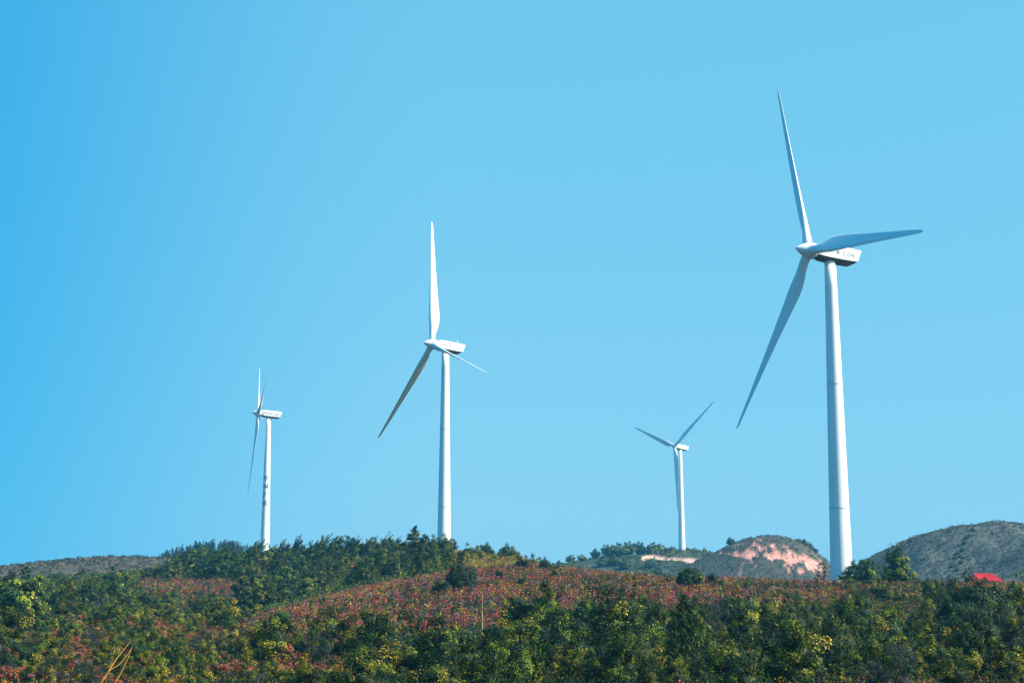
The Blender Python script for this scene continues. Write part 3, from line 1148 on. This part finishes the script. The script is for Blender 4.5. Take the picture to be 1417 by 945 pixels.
for px, Y, s_, z_ in ((232, 415, 1.25, 1.3), (247, 425, 1.5, 1.5), (268, 430, 1.4, 1.6), (286, 425, 1.2, 1.3), (330, 420, 1.1, 1.2), (347, 428, 1.35, 1.75), (392, 430, 1.2, 1.5),
                      (411, 432, 1.3, 1.7), (428, 428, 1.2, 1.45), (442, 432, 1.45, 1.8), (461, 430, 1.3, 1.55), (489, 426, 1.2, 1.4), (508, 430, 1.25, 1.3), (533, 426, 1.2, 1.5)):
    X = pix2x(px, Y)
    TAKEN.append((X, Y, 1.6 * s_))
    plant('wind', X, Y, s_, 'ragged dark evergreen standing out on the forest skyline left of the tall tiered pine', 'tree',
          'ragged evergreens on the forest skyline', sz=z_)


for px, Y, s_ in ((652, 352, 1.0), (668, 366, 0.8), (683, 350, 0.9), (697, 372, 1.0), (716, 362, 0.8), (735, 340, 0.9), (748, 352, 0.75), (770, 305, 0.8), (783, 300, 0.7), (640, 340, 1.1), (626, 345, 1.1)):
    X = pix2x(px, Y)
    s_ *= 1.45
    TAKEN.append((X, Y, 1.0 * s_))
    plant('yellow', X, Y, s_, 'golden shrub on the hilltop slope just right of the central turbine', 'shrub', 'golden shrubs on the hilltop slope')


def region(px, py):
    """what grows where, judged on the photograph: 'red', 'yellowfield', 'forest', 'thicket'"""
    low = np.interp(px, [250, 330, 400, 470, 540, 600, 650, 700, 760, 820, 880, 960, 1050, 1130, 1200, 1300, 1417],
                    [850, 890, 886, 886, 890, 892, 884, 862, 848, 850, 856, 850, 846, 846, 836, 820, 815])
    low += (float(vnoise(px / 34.0, py / 16.0, 5)) - 0.5) * 34 + (float(vnoise(px / 13.0, py / 9.0, 8)) - 0.5) * 14
    if 330 < px < 1180 and py < low and not (px < 620 and py < np.interp(px, [330, 400, 500, 620], [862, 842, 815, 793])):
        if py < np.interp(px, [600, 640, 700, 790, 800, 1200], [790, 789, 789, 784, 770, 770]) and px < 800:
            return 'yellowfield'
        return 'red'
    if 185 < px < 352 and 803 < py < np.interp(px, [185, 250, 352], [818, 850, 826]):
        if px < 262:
            return 'mixed'
        return 'red'
    if 1180 <= px < 1440 and py < 824 + (float(vnoise(px / 30.0, py / 14.0, 15)) - 0.5) * 24:
        return 'mixed'
    if py < np.interp(px, [0, 150, 330, 500, 620, 640], [800, 805, 850, 812, 790, 770]) and px < 640:
        return 'forest'
    return 'thicket'


ZONES = [(lambda x, y: y > 905 and x < 330, 'in the bottom left corner'),
         (lambda x, y: y > 905 and x < 700, 'along the bottom edge left of centre'),
         (lambda x, y: y > 905 and x < 1060, 'along the bottom edge right of centre'),
         (lambda x, y: y > 905, 'in the bottom right corner'),
         (lambda x, y: x < 200, 'on the left slope below the dry hill'),
         (lambda x, y: x < 340, 'around the left red patch'),
         (lambda x, y: x < 640, 'below the left part of the red field'),
         (lambda x, y: x < 900, 'below the middle of the red field'),
         (lambda x, y: x < 1150, 'below the right part of the red field'),
         (lambda x, y: True, 'on the slope below the nearest turbine and red roof')]
NAMES = {'dark': ('dark evergreen shrub', 'shrub'), 'olive': ('green shrub with yellow-green tips', 'shrub'), 'yellow': ('golden yellow shrub', 'shrub'),
         'red': ('low red-leaved shrub', 'shrub'), 'grey': ('grey twiggy shrub', 'shrub'), 'pine': ('young green pine', 'pine')}


def zone(px, py):
    for f, t in ZONES:
        if f(px, py):
            return t


def free(X, Y, r):
    for a, b, c in TAKEN:
        if (a - X) ** 2 + (b - Y) ** 2 < (c + r) ** 2:
            return False
    return True


# low red-leaved shrubs of the bottom left corner
k_ = 0
while k_ < 44:
    Y = rnd.uniform(90, 142)
    px = rnd.choice([rnd.uniform(40, 95), rnd.uniform(105, 165), rnd.uniform(185, 300), rnd.uniform(280, 350)])
    X = pix2x(px, Y)
    py = float(z2py(gz(X, Y), Y))
    s = rnd.uniform(0.55, 0.9)
    if py < 885 or not free(X, Y, 0.7 * s):
        continue
    TAKEN.append((X, Y, 0.8 * s))
    k_ += 1
    plant('red', X, Y, s, 'low red-leaved shrub in the bottom left corner', 'shrub', 'low red-leaved shrubs in the bottom left corner')

# the thicket of the near slope
tries, LIMIT = 0, {'dark': 275, 'olive': 260, 'yellow': 100, 'red': 90, 'grey': 60, 'pine': 50}
TOT = {}
while tries < 14000:
    tries += 1
    Y = math.sqrt(rnd.uniform(76 ** 2, 262 ** 2))
    px = rnd.uniform(-40, 1457)
    X = pix2x(px, Y)
    py = float(z2py(gz(X, Y), Y))
    reg = region(px, py)
    if reg == 'thicket':
        left = px < 330
        n1 = float(fbm(X / 15, Y / 28, 77, 2))
        n2 = float(fbm(X / 11, Y / 11, 99, 2))
        w = {'dark': 4.2 if n1 > 0.48 else 1.3, 'olive': 2.4 if n1 < 0.5 else 0.6, 'yellow': (0.7 if n2 > 0.5 and n1 < 0.56 else 0.12) * (1.2 if left else 1.0),
             'red': (5.5 if px < 480 and py > 848 else 0.22), 'grey': 0.7, 'pine': 0.9 if 560 < px < 1000 and py > 850 else 0.25}
        s = rnd.choice([0.8, 1.0, 1.2, 1.45, 1.7]) * rnd.uniform(0.9, 1.1)
        if px > 880:
            s = rnd.choice([0.45, 0.6, 0.75, 0.95, 1.2, 1.45]) * rnd.uniform(0.9, 1.1) * (1.35 if py > 890 and rnd.random() < 0.4 else 1)
        if px > 880 and py < 858:
            s *= 0.72
        if 330 < px < 1180 and region(px, py - 14) == 'red':
            s = rnd.uniform(0.5, 0.85)
    elif reg in ('red', 'yellowfield'):
        if rnd.random() > (0.30 if px > 760 else 0.18):
            continue
        w = {'dark': 1.2, 'olive': 1, 'yellow': 0.6}
        s = rnd.choice([0.3, 0.4, 0.5, 0.7])
    elif reg == 'mixed':
        if rnd.random() > (0.85 if px < 400 else 0.38):
            continue
        if 1325 < px < 1400 and Y > 200:
            continue
        w = {'dark': 2, 'olive': 2, 'yellow': 0.7, 'red': 0.5}
        s = rnd.uniform(0.4, 0.7)
    else:
        continue
    if py - 26 * s * 230 / Y < np.interp(px, [250, 330, 620, 1180, 1417], [700, 800, 780, 770, 770]):
        continue
    top_ = py - 26 * s * 230 / Y
    if (abs(px - 956) < 42 and 150 < Y < 245 and top_ < 822) or (590 < px < 670 and 160 < Y < 226 and top_ < 832):
        continue
    if abs(px - 667) < 24 and 90 < Y < 150 or (1325 < px < 1400 and py - 26 * s * 230 / Y < 807):
        continue
    k = rnd.choices(list(w), list(w.values()))[0]
    if Y < 112:
        s *= 0.78
    if 30 < px < 370 and py > 875 and s > 0.8:
        s *= 0.6
    if k in ('yellow', 'red') and s > 1.1:
        s *= 0.75
    if TOT.get(k, 0) >= LIMIT[k] or not free(X, Y, 1.12 * s):
        continue
    TAKEN.append((X, Y, 1.12 * s))
    TOT[k] = TOT.get(k, 0) + 1
    nm, cat = NAMES[k]
    zt = zone(px, py) if reg == 'thicket' else ('scattered through the red and yellow field' if reg != 'mixed' else 'on the crest between juniper and red roof')
    plant(k, X, Y, s, f'{nm} {zt}', cat, f'{nm}s {zt}')

# the forest on the hill to the left of the central turbine
n_f = 0
for tries in range(14000):
    Y = rnd.uniform(275, 470)
    px = rnd.uniform(-60, 650)
    X = pix2x(px, Y)
    py = float(z2py(gz(X, Y), Y))
    rg_ = region(px, py)
    if not (rg_ == 'forest' or (rg_ == 'thicket' and px < 330)) or py < 740:
        continue
    if px > 560 and py < 770:
        continue
    left = px < 330 if rg_ == 'thicket' else px < 225
    if left and py < 798:
        continue
    k = rnd.choices(['wind', 'broad', 'golden', 'olive', 'yellow', 'dark'], [4.0, 1.8, 0.6, 1.4, 0.6, 1.4])[0]
    s = rnd.choice([0.6, 0.8, 1.0, 1.2, 1.5]) * rnd.uniform(0.9, 1.1) * (0.9 if left else 1.0)
    if left and px < 190 and Y > 290:
        s *= 0.5
    if k in ('olive', 'yellow', 'dark'):
        s *= 1.25
    if not free(X, Y, 1.6 * s):
        continue
    TAKEN.append((X, Y, 1.7 * s))
    n_f += 1
    where = 'on the lower left slope' if left else ('on the forest skyline' if py < 790 else 'inside the dark forest slope')
    nm = {'wind': 'ragged dark evergreen tree', 'broad': 'rounded dark tree', 'golden': 'tree with golden tips', 'olive': 'green shrub with yellow tips',
          'yellow': 'golden shrub', 'dark': 'dark evergreen shrub'}[k]
    plant(k, X, Y, s, f'{nm} {where} left of the central turbine', 'tree' if k in CROWN else 'shrub', f'{nm}s {where}')
    if n_f > 430:
        break

# trees on the far hills
for px, dY, s in ((775, -20, .8), (790, 0, .9), (806, -10, .8), (826, 5, .95), (843, 0, 1.25), (858, -15, 1.5), (872, 0, 1.55), (886, 10, 1.35), (898, -8, 1.0),
                  (906, 10, 1.2), (917, 15, 1.1), (851, -40, 1.1), (866, -50, 1.1), (834, -40, .9), (900, -50, .9), (912, -62, .8)):
    Y = 925 + dY
    plant('bluebroad', pix2x(px, Y), Y, s * 0.95, 'bluish rounded tree on the far ridge left of the smallest turbine', 'tree', 'rounded trees on the far ridge', -0.5, hill_far)
for px, s in ((925, .55), (932, .6), (952, .42), (957, .38), (964, .5), (970, .4), (977, .55), (985, .45), (992, .4), (999, .4)):
    Y = 930
    plant('bluebroad', pix2x(px, Y), Y, s, 'little dark tree on the far skyline beside the smallest turbine', 'tree', 'little trees by the smallest turbine', -0.3, hill_far)
plant('bluebroad', pix2x(1014, 820), 820, 0.72, 'lone tree on the left skyline of the pink rocky hill', 'tree', None, -0.3, hill_rock)
for px, dY, s in ((1108, 0, .6), (1116, -6, .65), (1124, -4, .7), (1131, -10, .6)):
    plant('bluebroad', pix2x(px, 820 + dY), 820 + dY, s, 'dark tree on the right skyline of the pink rocky hill', 'tree', 'trees down the right edge of the rocky hill', -0.8, hill_rock)

for px, dY, s in ((1326, -46, .30), (1330, -42, .34), (1334, -45, .3), (1338, -40, .36), (1341, -36, .3), (1344, -32, .3), (1348, -28, .28), (1353, -22, .27), (1358, -16, .25), (1322, -52, .3), (1329, -56, .28), (1335, -52, .3), (1339, -47, .26), (1364, -8, .22), (1318, -60, .25)):
    Y = 690 + dY
    plant('bluebroad', pix2x(px, Y), Y, s, 'dark bush in the hollow high on the big right hill', 'tree', 'bushes in the hollow of the big hill', -0.6, hill_big)
for px, s in ((1266, .3), (1284, .26), (1303, .3), (1352, .25), (1394, .28), (1408, .22)):
    plant('bluebroad', pix2x(px, 690), 690, s, 'tiny bush on the skyline of the big right hill', 'tree', 'tiny bushes on the big hill skyline', -0.3, hill_big)

# ------------------------------------------------------------------ stuff: cover nobody could count


def scatter(n, y0, y1, u0, u1, keep):
    """ground positions for which keep(px, py, X, Y) is a probability"""
    Y = np.sqrt(rng.uniform(y0 ** 2, y1 ** 2, n))
    px = rng.uniform(u0, u1, n)
    X = pix2x(px, Y)
    Z = ground_z(X, Y)
    py = z2py(Z, Y)
    p = keep(px, py, X, Y)
    q = rng.random(n) < p
    return X[q], Y[q], Z[q], px[q], py[q]


def vec_region(px, py):
    return np.array([region(a, b) for a, b in zip(px, py)])


def tufts(X, Y, Z, h, rad, per, leaf, cols, aspect=0.5):
    n = len(X)
    k = np.repeat(np.arange(n), per)
    m = len(k)
    hh = np.broadcast_to(h, (n,))[k]
    C = np.stack([X[k] + rng.normal(size=m) * rad, Y[k] + rng.normal(size=m) * rad, Z[k] + hh * rng.random(m) ** 0.7], 1)
    N = unit(rng.normal(size=(m, 3)) * 0.8 + np.array([0.1, -0.15, 0.5]))
    L = leaf * rng.uniform(0.6, 1.4, m)
    V, F = leaf_quads(C, N, L, L * aspect)
    c = cols[k] * rng.uniform(0.75, 1.25, (m, 1))
    return V, F, np.repeat(c, 4, 0)


# red field
X, Y, Z, px, py = scatter(112000, 110, 460, 150, 1440, lambda a, b, X, Y: np.ones(len(a)))
reg = vec_region(px, py)
gap = fbm(X / 3.2, Y / 3.2, 53, 2)
sel = np.isin(reg, ['red', 'yellowfield', 'mixed']) & ((gap > 0.40) | (rng.random(len(X)) < 0.25))
X, Y, Z, px, py, reg = X[sel], Y[sel], Z[sel], px[sel], py[sel], reg[sel]
n = len(X)
nz = fbm(X / 9, Y / 9, 41, 3)
nz2 = fbm(X / 5, Y / 5, 47, 3)
cols = np.zeros((n, 3))
pr = rng.random(n)
red_, gr_, ye_, dk_, ol_ = pal_pick(REDS, n), pal_pick(LILAC, n), pal_pick(YELL, n), pal_pick(DARK, n), pal_pick(OLIV, n)
a_red = np.where(reg == 'red', 0.30 + (nz - 0.5) * 0.8, np.where(reg == 'mixed', 0.22, 0.06))
a_yel = np.where(reg == 'yellowfield', 0.34, 0.04 + np.clip((nz2 - 0.53) * 1.8, 0, 0.4))
a_gry = np.where(reg == 'red', 0.22, 0.20)
a_oli = np.where(reg == 'yellowfield', 0.40, 0.08)
cols[:] = dk_
e0 = a_red
e1 = e0 + a_yel
e2 = e1 + a_gry
e3 = e2 + a_oli
cols = np.where((pr < e0)[:, None], red_, np.where((pr < e1)[:, None], ye_, np.where((pr < e2)[:, None], gr_, np.where((pr < e3)[:, None], ol_, dk_))))
cols *= rng.uniform(0.35, 1.45, (n, 1))
V, F, C = tufts(X, Y, Z, rng.uniform(0.3, 1.25, n), 0.18, 15, 0.21, cols)
o = link('ground_cover', quads_mesh('ground_cover', V, F, C), M_COVER)
o['kind'] = 'stuff'
tag(o, 'low red, orange and yellow ground cover over the open slope', 'ground cover')

# undergrowth between the shrubs of the thicket and the forest
X, Y, Z, px, py = scatter(64000, 66, 262, -220, 1640, lambda a, b, X, Y: np.ones(len(a)))
reg = vec_region(px, py)
sel = np.isin(reg, ['thicket', 'forest'])
X, Y, Z, px, py = X[sel], Y[sel], Z[sel], px[sel], py[sel]
n = len(X)
pr = rng.random(n)
nz = fbm(X / 12, Y / 12, 61, 3)
redz = ((px < 500) & (py > 850)) * np.clip((nz - 0.42) * 5, 0, 0.6) + (px > 900) * 0.07
cols = np.where((pr < redz)[:, None], pal_pick(REDS, n), np.where((pr < 0.06 + redz)[:, None], pal_pick(YELL, n), np.where((pr < 0.15 + redz)[:, None], pal_pick(OLIV, n),
       np.where((pr < 0.24 + redz)[:, None], pal_pick(GREY, n), pal_pick(DARK, n)))))
cols *= 0.8  # leaf colours darkened to carry the shade in the gaps between shrubs
V, F, C = tufts(X, Y, Z, rng.uniform(0.2, 0.7, n), 0.24, 26, 0.125, cols)
o = link('undergrowth', quads_mesh('undergrowth', V, F, C), M_COVER)
o['kind'] = 'stuff'
tag(o, 'mixed green undergrowth filling the gaps between the shrubs', 'undergrowth')

X, Y, Z, px, py = scatter(26000, 262, 520, -60, 760, lambda a, b, X, Y: np.ones(len(a)))
reg = vec_region(px, py)
sel = (reg == 'forest') | (reg == 'thicket')
X, Y, Z = X[sel], Y[sel], Z[sel]
n = len(X)
pr = rng.random(n)
cols = np.where((pr < 0.10)[:, None], pal_pick(OLIV, n), np.where((pr < 0.13)[:, None], pal_pick(YELL, n), pal_pick(DARK + MIDG, n)))
V, F, C = tufts(X, Y, Z, rng.uniform(0.4, 1.8, n), 0.4, 12, 0.34, cols)
o = link('undergrowth', quads_mesh('undergrowth', V, F, C), M_COVER)
o['kind'] = 'stuff'
tag(o, 'dark undergrowth below the trees of the forested slope', 'undergrowth')


def hill_cover(h, n, yr, ur, size, pal, per, leaf, label, keep=None):
    Y = h.Y0 + rng.uniform(yr[0], yr[1], n)
    px = rng.uniform(ur[0], ur[1], n)
    X = (px - 708.5) * KX * Y
    Z = h.z(X, Y)
    if keep is not None:
        q = keep(X, Y, Z)
        X, Y, Z = X[q], Y[q], Z[q]
    n = len(X)
    V, F, C = tufts(X, Y, Z - 0.1, rng.uniform(size * 0.4, size, n), size * 0.3, per, leaf, pal_pick(pal, n))
    o = link('scrub', quads_mesh('scrub', V, F, C), M_FAR)
    o['kind'] = 'stuff'
    tag(o, label, 'scrub')


hill_cover(hill_dry, 1500, (-140, 20), (-200, 330), 1.3, DARK + TEAL, 22, 0.5, 'small dark scrub dotted over the dry left hill')
hill_cover(hill_dry, 12000, (-140, 20), (-200, 330), 0.7, GREY + [(2, (0.17, 0.14, 0.11)), (1, (0.22, 0.11, 0.09))], 6, 0.45, 'dry grass tufts over the left hill')
hill_cover(hill_big, 9000, (-150, 40), (1160, 1560), 1.0, GREY + TEAL, 9, 0.5, 'grey scrub over the big right hill')
hill_cover(hill_big, 5000, (-150, 40), (1160, 1560), 0.8, [(1, (0.20, 0.21, 0.18)), (1, (0.12, 0.13, 0.12))], 6, 0.5, 'pale grass and stones over the big right hill',
           lambda X, Y, Z: fbm(X / 20, Y / 20, 9, 3) > 0.5)
hill_cover(hill_rock, 3200, (-130, 30), (880, 1150), 1.0, TEAL + GREY, 10, 0.55, 'scrub over the pink rocky hill',
           lambda X, Y, Z: scar_rock(X, Y, Z) < 0.5)
hill_cover(hill_far, 6500, (-200, 40), (730, 1010), 1.8, TEAL + MIDG, 12, 0.8, 'dense scrub over the far ridge',
           lambda X, Y, Z: (scar_far(X, Y, Z) < 0.3) & (fbm(X / 24, Y / 24, 15, 3) > 0.43))

# conifer wood on the hill behind the left forest: one mass
Yc = 760 + rng.uniform(-110, 15, 900)
pc = rng.uniform(215, 400, 900)
Xc = (pc - 708.5) * KX * Yc
Zc = hill_con.z(Xc, Yc)
hc = rng.uniform(2.6, 5.0, 900)
lv = []
for t in np.linspace(0.05, 1, 9):
    m = 900
    for q in range(4):
        a = rng.uniform(0, 6.28, m)
        rr_ = (1 - t) * hc * 0.24 + 0.1
        lv.append(np.stack([Xc + np.cos(a) * rr_, Yc + np.sin(a) * rr_, Zc + hc * t], 1))
P = np.concatenate(lv)
Nn = unit(rng.normal(size=(len(P), 3)) + np.array([0, -0.3, 0.4]))
T = np.array([0, 0, 1.0]) + rng.normal(size=(len(P), 3)) * 0.6
V, F = leaf_quads(P, Nn, rng.uniform(0.7, 1.3, len(P)), 0.4, T)
C = np.repeat(pal_pick(TEAL, len(P)) * 0.9, 4, 0)
o = link('conifer_wood', quads_mesh('conifer_wood', V, F, C), M_FAR)
o['kind'] = 'stuff'
tag(o, 'distant dark conifer wood on the low rise left of the leftmost turbine', 'wood')

# ------------------------------------------------------------------ red-roofed hut
hp = at(1364, 800.5, 300)
hut = empty('hut', (hp.x, hp.y, gz(hp.x, hp.y) - 0.2))
tag(hut, 'small hut with a bright red hipped roof half hidden by shrubs at the right edge', 'hut')
eave = hp.z - hut.location.z - 0.35
mb = MB()
mb.box((0, 0, eave / 2), (2.2, 1.5, eave / 2))
mb.build('wall', M_WALL, hut)
mb = MB()
e = [(-2.9, -1.9, eave), (2.75, -1.9, eave - 0.15), (2.75, 1.9, eave - 0.15), (-2.9, 1.9, eave)]
r = [(-2.0, -0.1, eave + 1.32), (1.25, -0.1, eave + 1.22), (1.25, 0.1, eave + 1.22), (-2.0, 0.1, eave + 1.32)]
mb.loft([e, r])
rf = mb.build('roof', M_REDROOF, hut)
mb = MB()
mb.tube([(-2.0, 0, eave + 1.34), (1.25, 0, eave + 1.24)], [0.09, 0.09], 6)
mb.tube([(1.25, 0, eave + 1.24), (2.75, -1.9, eave - 0.12)], [0.08, 0.08], 6)
mb.build('ridge_cap', M_REDROOF, rf)
mb = MB()
for k in range(1, 9):
    t_ = k / 9.0
    lo = Vector((-2.9 + 5.65 * t_, -1.93, eave + 0.02 - 0.15 * t_))
    hi = Vector((-2.0 + 3.25 * t_, -0.12, eave + 1.36 - 0.1 * t_))
    mb.tube([lo, hi], [0.045, 0.045], 5)
rb = mb.build('roof_ribs', M_REDROOF, rf)

# ------------------------------------------------------------------ stems close to the camera, pale sapling
M_STRAW = plain('dry_orange_stem', (0.42, 0.18, 0.03), 0.6, 0.25, 14)


def stem_thing(lines, Y, label):
    P0 = at(*lines[0][0], Y)
    g0 = gz(P0.x, Y)
    root = empty('dry_stem', (P0.x, Y, g0))
    tag(root, label, 'dry stem')
    for ln in lines:
        pts = [at(x, y, Y + dy) - Vector(root.location) for (x, y), dy in zip(ln, np.linspace(0, 0.25, len(ln)))]
        first = pts[0]
        mb = MB()
        if ln[0][1] >= 945:
            pts = [Vector((first.x - 0.25, 0, -0.1)), Vector((first.x - 0.12, 0, first.z * 0.5))] + pts
        k = len(pts)
        mb.tube(pts, [0.0025 * (1 - 0.65 * i / (k - 1)) for i in range(k)], 6)
        mb.build('stalk', M_STRAW, root)


stem_thing([[(138, 948), (144, 938), (152, 927), (164, 920), (172, 911), (178, 903), (183, 894)], [(150, 929), (156, 919), (165, 906), (172, 898), (181, 886)]], 8.0,
           'forked dry orange stem at the lower left, close to the viewer')
stem_thing([[(157, 948), (164, 937), (171, 924), (177, 911), (182, 897)]], 8.2, 'single dry orange stem right of the forked one')
stem_thing([[(28, 948), (25, 940), (21, 929)]], 8.0, 'short dry yellow stem near the bottom left corner')

sp = (pix2x(667, 150), 150)
sap = empty('sapling', (sp[0], sp[1], gz(*sp)))
tag(sap, 'slender pale-stemmed sapling in front of the red field', 'sapling')
mb = MB()
mb.tube([(0, 0, -.3), (0.03, 0, 1.0), (-0.02, 0, 2.1), (0.05, 0, 3.4)], [0.07, 0.06, 0.045, 0.02], 6)
mb.build('trunk', M_PALEBARK, sap)
P = np.stack([rng.normal(size=16) * 0.22, rng.normal(size=16) * 0.22, rng.uniform(1.0, 3.5, 16)], 1)
V, F, C = clump_cloud(P, 0.16, 10, 0.16, [(2, MIDG), (1, OLIV)])
link('crown', variant(V, F, C, 'crown', M_LEAF), None, sap)

# ------------------------------------------------------------------ haze: one even box of air round everything
m, nt, out = mat_new('haze_air')
pv = nt.nodes.new('ShaderNodeVolumePrincipled')
pv.inputs['Color'].default_value = (0.13, 0.55, 0.92, 1)
pv.inputs['Density'].default_value = HAZE_DENSITY
pv.inputs['Anisotropy'].default_value = 0.0
nt.links.new(pv.outputs[0], out.inputs['Volume'])
if HAZE_DENSITY > 0:
    zb = float(ground.data.vertices[0].co.z)
    co = np.empty(len(ground.data.vertices) * 3, np.float32)
    ground.data.vertices.foreach_get('co', co)
    zmin = float(min(co.reshape(-1, 3)[:, 2].min(), -14)) - 1.0
    mb = MB()
    zt_ = 152.0
    mb.box((0, 1500, (zmin + zt_) / 2), (6800, 6800, (zt_ - zmin) / 2))
    hz = mb.build('haze', m)
    hz['kind'] = 'stuff'
    tag(hz, 'thin blue haze over the far hills', 'haze')

print('PLANTS', COUNT, 'forest', n_f)
